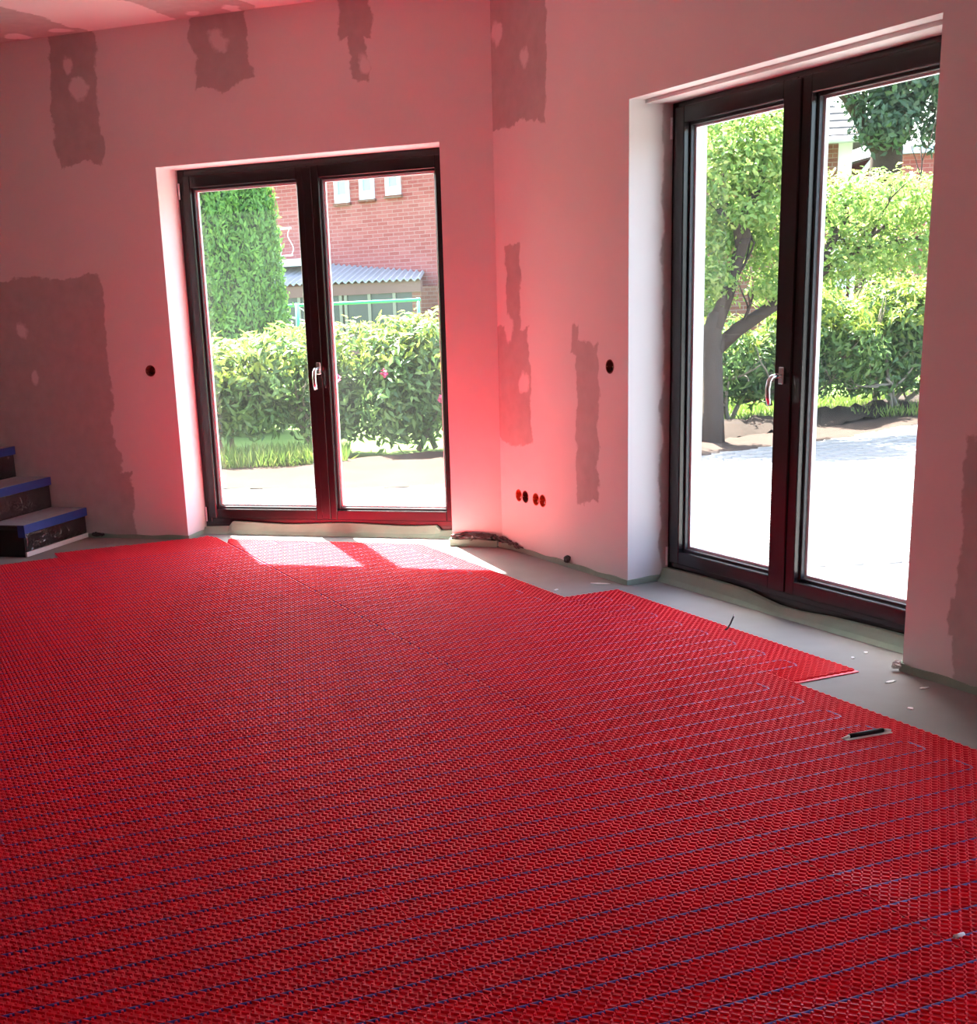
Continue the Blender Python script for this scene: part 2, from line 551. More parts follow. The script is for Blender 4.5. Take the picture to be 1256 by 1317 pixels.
wa = link('wall_front', wall_mesh(-LA - T, 0.10, -0.12, H + .2, T, [(-UA1, -UA2, -0.12, ZA)]), None, MA)
wa.data.materials.append(PL_A)
tag(wa, 'plastered wall with the farther balcony door and dark filler patches', 'wall', kind='structure')
wb = link('wall_right', wall_mesh(-0.10, LB + T, -0.12, H + .2, T, [(UB1, UB2, -0.12, ZB), (UC1, UC2, -0.12, ZB)]), None, MBW)
wb.data.materials.append(PL_B)
tag(wb, 'plastered wall with the nearer, taller-looking balcony door on the right', 'wall', kind='structure')
bpy.context.view_layer.update()
cut_holes(wa, SOCK_A); cut_holes(wb, SOCK_B)


def wall_between(name, p, q, label, opening=()):
    x = (q - p).normalized(); y = Vector((-x.y, x.x, 0))
    L = (q - p).length
    w = link(name, wall_mesh(-T, L + T, -0.12, H + .2, T, opening), None, frame_matrix(p, x, y))
    w.data.materials.append(PL_RAW)
    tag(w, label, 'wall', kind='structure')
    return w


wall_between('wall_left', PL, PA, 'plain plastered wall beyond the stairs')
wall_between('wall_back', PB, PL, 'plain plastered wall behind the viewer')

inv = MA.inverted()
pts = [inv @ p for p in (PA + (DA + NA) * .3, PL + (DA - NA) * .3, PB + (DB * .3 - Vector((0.1, .3, 0))), PB + NB * .3, C0 + (NA + NB) * .35)]
cl = MB().prism([(p.x, p.y) for p in pts], H, H + 0.2).obj('ceiling', PL_C, None, MA)
tag(cl, 'plasterboard ceiling with dark filler patches at the joints', 'ceiling', kind='structure')
outer = [PA + (DA + NA) * T, PL + (DA - NA) * T, PB + DB * T - Vector((0.1, .4, 0)), PB + NB * T, C0 + NB * T + DB * .09, C0 + NA * T - DA * .09]
fl = MB().prism([(p.x, p.y) for p in outer], -0.12, 0.0).obj('floor', SCREED)
tag(fl, 'bare grey cement screed floor around the red mats', 'floor', kind='structure')

# ------------------------------------------------------------------ balcony doors


def ring(mb, x0, x1, z0, z1, wl_, wr, wb_, wt, y0, y1, c=0.004):
    mb.cbox(x0, x0 + wl_, y0, y1, z0, z1, c)
    mb.cbox(x1 - wr, x1, y0, y1, z0, z1, c)
    mb.cbox(x0 + wl_ - .001, x1 - wr + .001, y0, y1, z0, z0 + wb_, c)
    mb.cbox(x0 + wl_ - .001, x1 - wr + .001, y0, y1, z1 - wt, z1, c)
    return mb


def balcony_door(name, label, M, x0, x1, ztop, d, glass, handle_x, hinge_x, zbot=0.065):
    """x0<x1 local, glass = two (xa, xb) pane spans, d = depth of frame face"""
    root = empty(name, M)
    tag(root, label, 'balcony door', kind='structure')
    zg0, zg1 = 0.155, 2.068
    xm = (glass[0][1] + glass[1][0]) / 2
    f = ring(MB(), x0, x1, zbot, ztop, .045, .045, .035, .045, d + .004, d + .085)
    f.obj('outer_frame', FRAME, root)
    spans = [(x0 + .040, xm - .002, glass[0]), (xm + .002, x1 - .040, glass[1])]
    for k, (a, b, g) in enumerate(spans):
        s = ring(MB(), a, b, zbot + .03, ztop - .038, g[0] - a, b - g[1], zg0 - zbot - .03, ztop - .038 - zg1, d - .014, d + .072)
        so = s.obj('sash', FRAME, root)
        so['label'] = 'dark sash of the double door'
        # glazing beads: stepped dark profile around the pane, bright spacer line behind
        bd = ring(MB(), g[0] - .002, g[1] + .002, zg0 - .002, zg1 + .002, .014, .014, .014, .014, d + .016, d + .034, .002)
        bd.obj('glazing_bead', BEAD, so)
        sp = ring(MB(), g[0] + .004, g[1] - .004, zg0 + .004, zg1 - .004, .018, .018, .020, .018, d + .038, d + .058, .001)
        sp.obj('pane_spacer', ALU, so)
        pn = MB().box(g[0] + .006, g[1] - .006, d + .044, d + .048, zg0 + .006, zg1 - .006)
        po = pn.obj('pane', GLASS, so); po['label'] = 'clear dusty glass pane'
    MB().box(x0 + .001, x1 - .001, d + .006, d + .16, .001, zbot + .01).obj('threshold', FRAME, root)
    # meeting cover strip
    MB().cbox(xm - .028, xm + .028, d - .022, d - .012, zbot + .035, ztop - .045, .003).obj('meeting_strip', FRAME, root)
    # handle: rose plate and curved lever
    hz = 1.005
    y = d - .022
    h = empty_part('door_handle', root)
    MB().cbox(handle_x - .015, handle_x + .015, y - .011, y, hz - .035, hz + .035, .004).obj('rose', HANDLE, h)
    lv = MB().tube([(handle_x, y - .008, hz), (handle_x, y - .034, hz), (handle_x - .002, y - .052, hz - .004), (handle_x - .004, y - .062, hz - .018),
                    (handle_x - .005, y - .067, hz - .05), (handle_x - .004, y - .066, hz - .085), (handle_x, y - .060, hz - .118)],
                   [.0095, .0095, .011, .012, .012, .0115, .011], 12)
    lv.obj('lever', HANDLE, h, smooth=True)
    for hz_ in (ztop - .12, .12):
        MB().tube([(hinge_x, d - .008, hz_ - .045), (hinge_x, d - .008, hz_ + .045)], .006, 8).obj('hinge', ALU, root)
    return root


def empty_part(name, parent):
    o = bpy.data.objects.new(name, None); COL.objects.link(o); o.parent = parent
    o.empty_display_size = 0.05
    return o


balcony_door('window_1', 'farther dark double balcony door facing the hedge and brick house', MA, -UA1, -UA2, ZA, DEA,
             ((-1.925, -1.238), (-1.100, -0.400)), -1.160, -UA1 + .012)
balcony_door('window_2', 'nearer dark double balcony door facing the tree on the right', MBW, UB1, UB2, ZB, DEB,
             ((1.362, 2.006), (2.168, 2.850)), 2.066, UB1 + .012)

balcony_door('added_window_3', 'third dark double balcony door, added out of view to light the foreground', MBW, UC1, UC2, ZB, DEB,
             ((UC1 + .11, UC1 + .80), (UC1 + .95, UC2 - .11)), UC1 + .875, UC1 + .012)  # added out of view for more daylight on the near mats

# plaster step in the head of the nearer opening
MB().box(UB1 + .002, UB2 - .002, .085, DEB + .02, ZB - .016, ZB + .01).obj('trim_1', PL_PLAIN, None, MBW)
tag(bpy.data.objects['trim_1'], 'plaster step under the head of the nearer balcony door', 'trim', kind='structure')


# ------------------------------------------------------------------ perimeter strips and sill membranes
def strip(name, M, pts, h, label, th=.008, lean=.0, wob=.004):
    """thin pale green foam strip standing along a wall foot; pts = (x,y) local polyline"""
    P = []
    for (a, b) in zip(pts[:-1], pts[1:]):
        n = max(2, int(math.hypot(b[0] - a[0], b[1] - a[1]) / .05))
        for i in range(n): P.append((a[0] + (b[0] - a[0]) * i / n, a[1] + (b[1] - a[1]) * i / n))
    P.append(pts[-1])
    mb = MB(); n = len(P); rows = []
    for i, p in enumerate(P):
        q = P[min(i + 1, n - 1)]; o_ = P[max(i - 1, 0)]
        t = Vector((q[0] - o_[0], q[1] - o_[1], 0)).normalized(); nn = Vector((t.y, -t.x, 0))
        hh = h * (1 + .22 * math.sin(i * .9) * math.sin(i * .37 + 1))
        w = wob * math.sin(i * .55)
        base = Vector((p[0], p[1], .001)); top = base + nn * (lean + w) + Vector((0, 0, hh))
        k = len(mb.v)
        mb.v += [tuple(base), tuple(base + nn * th), tuple(top + nn * th), tuple(top)]
        rows.append(k)
    for a, b in zip(rows[:-1], rows[1:]):
        for i in range(4):
            j = (i + 1) % 4
            mb.f.append((a + i, a + j, b + j, b + i))
    mb.f.append((rows[0], rows[0] + 3, rows[0] + 2, rows[0] + 1)); e = rows[-1]; mb.f.append((e, e + 1, e + 2, e + 3))
    o = mb.obj(name, SEAL, None, M)
    tag(o, label, 'edge strip', kind='structure')
    return o


strip('trim_2', MA, [(-2.735, -.001), (-UA1, -.001), (-UA1 + .001, .19)], .024, 'pale green edge strip at the wall foot between stairs and door')
strip('trim_3', MA, [(-UA2 + .002, .20), (-UA2, -.03), (-.02, -.035)], .042, 'bulging pale green edge strip under the crumpled dark film')
strip('trim_4', MBW, [(.02, -.03), (.12, -.002), (UB1, -.001), (UB1 + .001, .19)], .026, 'pale green edge strip below the four flush boxes')
strip('trim_5', MBW, [(UB2 - .002, .19), (UB2, -.002), (UC1 - .01, -.002)], .030, 'pale green edge strip running on to the right of the nearer door')


def sill_membrane(name, M, x0, x1, d, top_of, label):
    n = 60; mb = MB()
    for i in range(n + 1):
        x = x0 + (x1 - x0) * i / n
        zt = top_of((x - x0) / (x1 - x0))
        prof = [(d - .062, 0.002), (d - .045, zt * .35), (d - .030, zt * .75), (d - .022, zt), (d + .004, zt), (d + .004, 0.002)]
        mb.v += [(x, y, z) for (y, z) in prof]
    k = 6
    for i in range(n):
        for j in range(k):
            a = i * k + j; b = i * k + (j + 1) % k
            mb.f.append((a, b, b + k, a + k))
    mb.f.append(tuple(range(k))); mb.f.append(tuple(n * k + j for j in reversed(range(k))))
    o = mb.obj(name, SEAL, None, M, smooth=False)
    tag(o, label, 'seal', kind='structure')


def top_a(t): return .060 + (.012 if .1 < t < .9 else -.02) + .006 * math.sin(t * 14)
def top_b(t):
    z = .062 + .006 * math.sin(t * 9)
    if t > .35: z -= .022 * min(1, (t - .35) / .12)
    if t > .55: z += .010 * min(1, (t - .55) / .1)
    return z


sill_membrane('trim_6', MA, -UA1 + .001, -UA2 - .001, DEA, top_a, 'pale green sealing membrane under the farther balcony door')
sill_membrane('trim_8', MBW, UC1 + .001, UC2 - .001, DEB, top_b, 'pale green sealing membrane under the added, unseen third balcony door')
sill_membrane('trim_7', MBW, UB1 + .001, UB2 - .001, DEB, top_b, 'wavy pale green sealing membrane under the nearer balcony door')

# ------------------------------------------------------------------ flush boxes


def flush_box(M, x, z, label, inner, group=None):
    root = empty('flush_box', M @ Matrix.Translation((x, 0, z)))
    tag(root, label, 'flush box', group)
    n = 24; mb = MB(); ro, ri, dep = .0335, .030, .048
    prof = [(ro, -.0015), (ri, -.0015), (ri - .001, dep - .004), (0.0001, dep - .004), (0.0001, dep), (ro, dep)]
    for i in range(n):
        th = 2 * math.pi * i / n
        mb.v += [(r * math.cos(th), y, r * math.sin(th)) for (r, y) in prof]
    for i in range(n):
        j = (i + 1) % n
        for k in range(len(prof)):
            m = (k + 1) % len(prof)
            mb.f.append((i * 6 + k, j * 6 + k, j * 6 + m, i * 6 + m))
    mb.obj('cup', inner, root, smooth=False)
    for sx in (-1, 1):
        MB().tube([(sx * .025, .001, 0), (sx * .025, .03, 0)], .004, 8).obj('screw_post', inner, root)
        MB().tube([(sx * .025, -.0012, 0), (sx * .025, .004, 0)], .0022, 6).obj('screw', COPPER, root)
    MB().tube([(.012, dep - .006, -.012), (.008, .020, -.014), (-.006, .012, -.016), (-.014, .022, -.008)], .003, 6).obj('wire', BLACK if inner is BOXDARK else WHITE, root)
    return root


flush_box(MA, *SOCK_A[0], 'dark red flush box in the wall left of the farther door', BOXDARK)
flush_box(MBW, *SOCK_B[0], 'dark red flush box high in the wall left of the nearer door', BOXDARK)
for i, s in enumerate(SOCK_B[1:]):
    lab = ['leftmost orange-red box in the row of four low flush boxes', 'second, darker flush box from the left in the low row of four',
           'third flush box from the left in the low row of four', 'rightmost flush box with a pale wire end in the low row of four'][i]
    flush_box(MBW, *s, lab, BOXRED if i != 1 else BOXDARK, 'row of low flush boxes')

# ------------------------------------------------------------------ red decoupling mats
P_ = 0.015
R0, L0 = 1.0966, 2.0975
ZS = 0.0045                                     # top of the sheet
HS = 0.0066                                     # stud height
SHEETS = [
    ('red heating mat sheet at far left, nearest the stairs', [(-.9289, .3), (.0311, .3), (.0311, 7.55), (-.9289, 7.55)]),
    ('red heating mat sheet whose stepped end lies beside the stairs', [(.0331, .3), (1.0231, .3), (1.0231, 7.63), (.0331, 7.60)]),
    ('red heating mat sheet left of the long diagonal seam', [(1.0251, .3), (2.0001, .3), (2.0001, 7.72), (1.97, 7.80), (1.88, 7.765), (1.80, 7.78), (1.0251, 7.80)]),
    ('red heating mat sheet right of the long diagonal seam, reaching the farther door', [(2.0081, .3), (2.9531, .3), (2.9531, 6.72), (2.05, 7.62), (2.0081, 7.48)]),
    ('narrow red mat strip laid along the nearer door', [(2.9551, 3.487), (3.2401, 3.487), (3.2401, 5.09), (2.9551, 5.09)]),
]


def inside(poly, r, l, marg):
    """vectorised convex-ish containment with margin, polygon counter-clockwise"""
    ok = np.ones_like(r, bool)
    k = len(poly); odd = np.zeros_like(r, bool)
    mind = np.full_like(r, 9.0)
    for i in range(k):
        (ax, ay), (bx, by) = poly[i], poly[(i + 1) % k]
        cond = ((ay > l) != (by > l))
        with np.errstate(divide='ignore', invalid='ignore'):
            xi = (bx - ax) * (l - ay) / (by - ay + 1e-12) + ax
        odd ^= cond & (r < xi)
        ex, ey = bx - ax, by - ay; L2 = ex * ex + ey * ey
        t = np.clip(((r - ax) * ex + (l - ay) * ey) / L2, 0, 1)
        mind = np.minimum(mind, np.hypot(r - ax - t * ex, l - ay - t * ey))
    return odd & (mind > marg)


def frustum(profile, n):
    """closed-sided stud without a bottom; profile = list of (list of (x,y), z) rings"""
    v = []; f = []
    for ringp, z in profile: v += [(x, y, z) for x, y in ringp]
    for k in range(len(profile) - 1):
        for i in range(n):
            j = (i + 1) % n
            f.append((k * n + i, k * n + j, (k + 1) * n + j, (k + 1) * n + i))
    return np.array(v), f


s45 = math.sqrt(.5)
def rot45(p):                                    # bar axis along (1,-1) in mat coordinates
    return (p[0] * s45 + p[1] * s45, -p[0] * s45 + p[1] * s45)


def bar_ring(a, b): return [rot45(p) for p in ((-a, -b), (a, -b), (a, b), (-a, b))]
def dot_ring(r_): return [(r_ * math.cos(math.pi / 4 + i * math.pi / 2), r_ * math.sin(math.pi / 4 + i * math.pi / 2)) for i in range(4)]
def hex_ring(r_): return [(r_ * math.cos(i * math.pi / 3), r_ * math.sin(i * math.pi / 3)) for i in range(6)]


def quads_top(v, f, n, last): return v, f + [tuple(last * n + i for i in range(n))]


bar_v, bar_f = frustum([(bar_ring(.0086, .0020), ZS - .001), (bar_ring(.0088, .0019), ZS + HS * .8), (bar_ring(.0084, .0011), ZS + HS)], 4)
bar_f = bar_f + [(8, 9, 10, 11)]
dot_v, dot_f = frustum([(dot_ring(.0034), ZS - .001), (dot_ring(.0038), ZS + HS * .75), (dot_ring(.0024), ZS + HS)], 4)
dot_f = dot_f + [(8, 9, 10, 11)]


def to_world_np(r, l, z):
    return np.stack([MR.x * r + ML.x * l, MR.y * r + ML.y * l, z], -1)


M_MAT = Matrix.Identity(4)
M_MAT.col[0][:3] = MR; M_MAT.col[1][:3] = ML


def local_mesh(name, v, f, mat):
    me = bpy.data.meshes.new(name); me.from_pydata([tuple(p) for p in v], [], f); me.materials.append(mat); me.update()
    return me


BAR_ME = local_mesh('bar_stud', bar_v, bar_f, REDSTUD)
DOT_ME = local_mesh('round_stud', dot_v, dot_f, REDSTUD)

view_inv = cam.matrix_world.inverted()


def visible(r, l):
    p = to_world_np(r, l, np.full_like(r, ZS))
    m = np.array(view_inv)
    q = p @ m[:3, :3].T + m[:3, 3]
    u = 504.77 + 1652.53 * q[:, 0] / -q[:, 2]
    v = 842.55 - 1652.53 * q[:, 1] / -q[:, 2]
    return (q[:, 2] < 0) & (u > 3) & (u < 1253) & (v > 3) & (v < 1314), v


for si, (lab, poly) in enumerate(SHEETS):
    root = empty('heating_mat', M_MAT)
    tag(root, lab, 'heating mat', 'red studded heating mats')
    MB().prism(poly, 0.0015, ZS).obj('base_sheet', RED, root)
    xs = [p[0] for p in poly]; ys = [p[1] for p in poly]
    i0, i1 = int((min(xs) - R0) / P_) - 1, int((max(xs) - R0) / P_) + 1
    j0, j1 = int((min(ys) - L0) / P_) - 1, int((max(ys) - L0) / P_) + 1
    Rs = (.0311 - P_ / 2, 1.0231 - P_ / 2, 2.0001 - P_ / 2, 2.0081 + P_ / 2, 2.9551 + P_ / 2)[si]      # each sheet keeps its own stud rows
    i0, i1 = int((min(xs) - Rs) / P_) - 1, int((max(xs) - Rs) / P_) + 1
    I, J = np.meshgrid(np.arange(i0, i1 + 1), np.arange(j0, j1 + 1), indexing='ij')
    I = I.ravel(); J = J.ravel()
    r = Rs + I * P_; l = L0 + J * P_
    ok = inside(poly, r, l, .0062)
    I, J, r, l = I[ok], J[ok], r[ok], l[ok]
    is_dot = ((I + J) % 2 == 0)
    vis, vy = visible(r, l)
    order = np.argsort(np.where(vis, -vy, 1e6))
    near = order[:300]
    near = near[vis[near]]
    single = np.zeros(len(r), bool); single[near] = True
    for idx in near:
        o = link('stud', DOT_ME if is_dot[idx] else BAR_ME, root)
        o.location = (r[idx], l[idx], 0)
    V = []; F = []; off = 0
    for sel, bv, bf in ((~is_dot & ~single, bar_v, bar_f), (is_dot & ~single, dot_v, dot_f)):
        rr, ll = r[sel], l[sel]; m = len(rr); nv = len(bv)
        if m == 0: continue
        v = np.repeat(bv[None], m, 0).copy()
        v[:, :, 0] += rr[:, None]; v[:, :, 1] += ll[:, None]
        F.append((np.array(bf)[None] + (np.arange(m) * nv)[:, None, None] + off).reshape(-1, 4))
        V.append(v.reshape(-1, 3)); off += m * nv
    so = link('stud_field', np_mesh('stud_field', np.concatenate(V), np.concatenate(F), REDSTUD), root)
    so['kind'] = 'stuff'

# ------------------------------------------------------------------ heating cable (one continuous run)
rows = list(range(-14, 60))
def right_end(k):                               # pairs (odd k, k+1) turn on the right
    kk = k if k % 2 else k - 1
    l = 2.12 + .09 * kk
    if 3.5 < l and l + .09 < 5.07: return 3.105
    if l > 6.3: return min(2.835, 2.05 + (7.62 - (l + .09)) * .994 - .08)
    return 2.835
path = []
going_right = True
for n_, k in enumerate(rows):
    l = 2.12 + .09 * k
    if l > 7.36: break
    going_right = (k % 2 != 0)
    re = right_end(k); le = .2205 if k >= 14 else -.50
    def corner(rr, ll, sx, sy):                 # rounded quarter turn
        out = []
        for t in (0, 22, 45, 67, 90):
            a = R(t); out.append((rr - sx * .02 + sx * .02 * math.sin(a), ll + sy * .02 - sy * .02 * math.cos(a)))
        return out
    segs = [(le + (re - le) * i / 24) for i in range(1, 24)]
    if going_right:                             # came from left pair (k-1,k), leaves right towards k+1
        pts_ = [p for p in reversed(corner(le, l, -1, -1))] + [(s, l) for s in segs] + corner(re, l, 1, 1)
    else:
        pts_ = [p for p in reversed(corner(re, l, 1, -1))] + [(s, l) for s in reversed(segs)] + corner(le, l, -1, 1)
    path += pts_
cpts = [(a, b, ZS + .0014) for a, b in path]
cb = MB().tube(cpts, .0042, 8).obj('heating_cable', CABLE, None, M_MAT, smooth=True)
tag(cb, 'blue-violet heating cable laid in loops across the red mats', 'cable')

# cable joint lying in a slot cut into the mat, near the right border
cj = empty('cable_joint', M_MAT @ Matrix.Translation((2.764, 2.925, ZS + HS)) @ Matrix.Rotation(R(-4), 4, 'Z'))
tag(cj, 'black cable joint sleeve with white taped ends lying on the red mat', 'cable joint')
MB().cbox(-.085, .085, -.014, .014, 0.0003, .003, .001).obj('white_backing', WHITE, cj)
MB().tube([(-.065, .002, .009), (.06, .002, .009)], .0075, 10).obj('black_sleeve', BLACK, cj, smooth=True)
for sx in (-1, 1):
    MB().tube([(sx * .062, .002, .008), (sx * .075, .001, .007), (sx * .088, 0, .0045)], [.006, .0048, .004], 8).obj('white_end', WHITE, cj, smooth=True)
# white marker sleeve on a cable at the right border
mk = MB().tube([(2.020, 1.850, ZS + .007), (2.046, 1.850, ZS + .007)], .0048, 10).obj('cable_marker', WHITE, None, M_MAT, smooth=True)
tag(mk, 'small white marker sleeve on a heating cable in the right foreground', 'cable marker')
# grey cable stub poking up at the mat edge
c0 = matw(3.214, 4.209)
st = empty('cable_stub', Matrix.Translation(c0))
tag(st, 'short grey cable stub sticking up from the mat edge by the nearer door', 'cable stub')
MB().tube([(-.018, -.012, .010), (-.004, 0, .016), (.006, .004, .030), (.014, .006, .048), (.020, .006, .062)], .0035, 8).obj('grey_jacket', BLACK, st, smooth=True)
MB().tube([(.020, .006, .060), (.022, .006, .070)], .0024, 8).obj('cut_tip', ALU, st)

# ------------------------------------------------------------------ crumpled film and debris at the wall foot


def lumpy(name, mat, M, size, seed, parent=None, spikes=.5, sub=3):
    bm = bmesh.new(); bmesh.ops.create_icosphere(bm, subdivisions=sub, radius=1)
    rg = random.Random(seed)
    dirs = [(Vector((rg.uniform(-1, 1), rg.uniform(-1, 1), rg.uniform(-1, 1))).normalized(), rg.uniform(-spikes, spikes)) for _ in range(26)]
    for v in bm.verts:
        n = v.co.normalized(); s = 1.0
        for d, a in dirs: s += a * max(0, n.dot(d)) ** 9
        v.co = Vector((n.x * size[0], n.y * size[1], n.z * size[2])) * max(.3, s)
        v.co += Vector((rg.gauss(0, .003), rg.gauss(0, .003), rg.gauss(0, .003)))
        v.co.z = max(v.co.z, -size[2] * .85)
    me = bpy.data.meshes.new(name); bm.to_mesh(me); bm.free(); me.materials.append(mat)
    return link(name, me, parent, M)


cf = empty('crumpled_film', MA @ Matrix.Translation((-.15, -.012, .048)))
tag(cf, 'crumpled dark plastic film stuffed behind the edge strip in the corner', 'plastic film')
for i, (x, z, sx, sz) in enumerate([(-.09, 0, .06, .018), (-.03, .006, .06, .024), (.03, .004, .055, .022), (.085, .002, .05, .020)]):
    lumpy('film_fold', FOIL, Matrix.Translation((x, -.006, z)), (sx, .016, sz), 11 + i, cf)
cf2 = empty('torn_film', MBW @ Matrix.Translation((.09, -.010, .038)))
tag(cf2, 'torn dark film edge at the foot of the wall right of the corner', 'plastic film')
for i, (x, z, sx, sz) in enumerate([(-.05, .004, .05, .018), (.03, -.004, .06, .012), (.10, -.012, .05, .008)]):
    lumpy('film_fold', FOIL, Matrix.Translation((x, 0, z)), (sx, .010, sz), 31 + i, cf2)
o = lumpy('dark_scrap', FOIL, MBW @ Matrix.Translation((.715, -.009, .040)), (.022, .008, .020), 51)
tag(o, 'small dark film scrap at the wall foot below the filler patch', 'scrap')
o = lumpy('dark_scrap', FOIL, MA @ Matrix.Translation((-2.66, -.014, .022)), (.045, .012, .013), 61)
tag(o, 'small black scrap at the wall foot right of the stairs', 'scrap')
o = lumpy('plaster_lump', CHIP, MBW @ Matrix.Translation((UB2 - .012, -.014, .024)), (.018, .014, .016), 71)
tag(o, 'white plaster lump on the corner right of the nearer door', 'plaster lump')


def chip(x, y, a, sx, sy, label, seed):
    rg = random.Random(seed); n = 7
    poly = [(sx * rg.uniform(.6, 1) * math.cos(2 * math.pi * i / n), sy * rg.uniform(.6, 1) * math.sin(2 * math.pi * i / n)) for i in range(n)]
    o = MB().prism(poly, 0, .003).obj('plaster_chip', CHIP, None, Matrix.Translation((x, y, .0005)) @ Matrix.Rotation(a, 4, 'Z'))
    tag(o, label, 'plaster chip', 'white plaster chips on the screed')


chip(1.75, 4.32, .5, .032, .012, 'largest white plaster chip on the screed beyond the mat notch', 1)
chip(1.83, 4.23, .2, .020, .010, 'pale chip on the screed farthest to the right of the notch', 2)
chip(1.80, 4.70, .9, .016, .010, 'small pale chip on the screed in front of the nearer door', 3)
chip(1.73, 4.64, 1.4, .014, .009, 'tiny chip on the screed between strip tip and door corner', 4)
chip(1.70, 4.02, 1.1, .014, .012, 'dull chip on the screed close to the right mat border', 5)
chip(1.02, 6.11, -.3, .060, .014, 'long white plaster smear chip on the screed below the nearer door jamb', 6)
chip(.80, 6.02, .8, .018, .009, 'small chip on the screed beside the mat corner below the flush boxes', 8)

# ------------------------------------------------------------------ staircase
ST = empty('staircase', MA)
tag(ST, 'dark wooden staircase covered with grey felt, blue tape and clear film', 'staircase')
W_ST = .66
N_ST = 9
for k in range(N_ST):
    u0 = 2.745 + .2425 * k; z1 = .195 * (k + 1); z0 = .195 * k
    # local x = -u : the riser faces +x
    x_r = -u0
    ri = MB().box(x_r - .02, x_r, -W_ST, -.004, max(z0 + .0, .002), z1 - .030).obj('riser', STAIRWOOD, ST)
    if k < 3:
        fm = MB(); n = 14
        for i in range(n + 1):
            y = -W_ST + .01 + (W_ST - .02) * i / n
            fm.v += [(x_r + .004 + .004 * math.sin(i * 2.3 + k), y, z1 - .05), (x_r + .006 + .006 * math.sin(i * 1.7 + 1 + k), y, (z0 + z1) / 2 - .01), (x_r + .003, y, z0 + (.03 if k == 0 else .004))]
        for i in range(n):
            for j in range(2):
                a = i * 3 + j; fm.f.append((a, a + 3, a + 4, a + 1))
        fo = fm.obj('clear_film', FILM, ri, smooth=True); fo['label'] = 'wrinkled clear film'
    tr = MB().cbox(x_r - .2425 - .02, x_r + .016, -W_ST - .008, -.004, z1 - .032, z1 - .004, .004).obj('tread', STAIRWOOD, ST)
    MB().cbox(x_r - .2425, x_r + .012, -W_ST - .006, -.006, z1 - .004, z1, .001).obj('felt_cover', FELT, tr)
    tp = MB().box(x_r + .016, x_r + .0185, -W_ST - .009, -.005, z1 - .052, z1 - .001)
    tp.box(x_r - .030, x_r + .0185, -W_ST - .0105, -W_ST - .008, z1 - .075, z1 - .001)
    tpo = tp.obj('nosing_tape', TAPE, tr); tpo['label'] = 'blue tape along the step edge'
MB().box(-2.745 + .001, -2.745 + .012, -W_ST - .004, -.003, .004, .030).obj('base_strip', SKIRT, ST)
sp_ = MB()
for k in range(N_ST):
    u0 = 2.745 + .2425 * k
    sp_.box(-u0 - .2425, -u0 - .001, -W_ST + .002, -W_ST + .024, .002 if k < 4 else .195 * (k - 3), .195 * (k + 1) - .033)
sp_.obj('side_panel', STAIRWOOD, ST)

# ------------------------------------------------------------------ garden
edge = [(-14, 15.2), (-4, 11.95), (-.95, 10.90), (.03, 10.60), (1.5, 10.95), (3.2, 11.95), (4.66, 12.70), (5.56, 13.50), (9, 17), (14, 22)]
back = [(p.x, p.y) for p in (C0 + DB * 12 + NB * T, C0 + DB * .09 + NB * T, C0 - DA * .09 + NA * T, C0 + DA * 14 + NA * T)]
gz = -.11
pv = MB().prism([(16, 4)] + edge[::-1] + back[::-1][0:1] + back[::-1][1:] + [(12, -4)], gz - .1, gz)
pvo = pv.obj('paving', PAVING); tag(pvo, 'sunlit pale paved terrace outside the balcony doors', 'paving', kind='structure')
# paving blocks laid on the terrace, small and far: one joined field
bx = []
a_ = R(-23)
ca, sa = math.cos(a_), math.sin(a_)
gx = np.arange(-8, 8, .205); gy = np.arange(6.8, 13.2, .105)
cent = []
for j, yy in enumerate(gy):
    for xx in gx + (.1025 if j % 2 else 0):
        X, Y = xx, yy
        cent.append((X, Y))
cent = np.array(cent)
ep = np.array(edge)
ymax = np.interp(cent[:, 0], ep[:, 0], ep[:, 1]) - .16
relA = (cent[:, 0] - C0.x) * NA.x + (cent[:, 1] - C0.y) * NA.y - T
relB = (cent[:, 0] - C0.x) * NB.x + (cent[:, 1] - C0.y) * NB.y - T
keep = (cent[:, 1] < ymax) & ((relA > .2) | (relB > .2)) & (cent[:, 0] > -4.5) & (cent[:, 0] < 6.2)
cent = cent[keep]
bv = np.array([(-.1, -.05, gz - .02), (.1, -.05, gz - .02), (.1, .05, gz - .02), (-.1, .05, gz - .02),
               (-.097, -.047, gz + .012), (.097, -.047, gz + .012), (.097, .047, gz + .012), (-.097, .047, gz + .012)])
bf = np.array([(4, 5, 6, 7), (0, 1, 5, 4), (1, 2, 6, 5), (2, 3, 7, 6), (3, 0, 4, 7)])
v = np.repeat(bv[None], len(cent), 0).copy(); v[:, :, :2] += cent[:, None, :]
v[:, 4:, 2] += rng.uniform(-.002, .002, (len(cent), 1))
f = (bf[None] + (np.arange(len(cent)) * 8)[:, None, None]).reshape(-1, 4)
pb = link('paving_blocks', np_mesh('paving_blocks', v.reshape(-1, 3), f, PAVING), pvo); pb['kind'] = 'stuff'

soil = MB()
off = [(x + .25, y + 1.9) for x, y in edge]
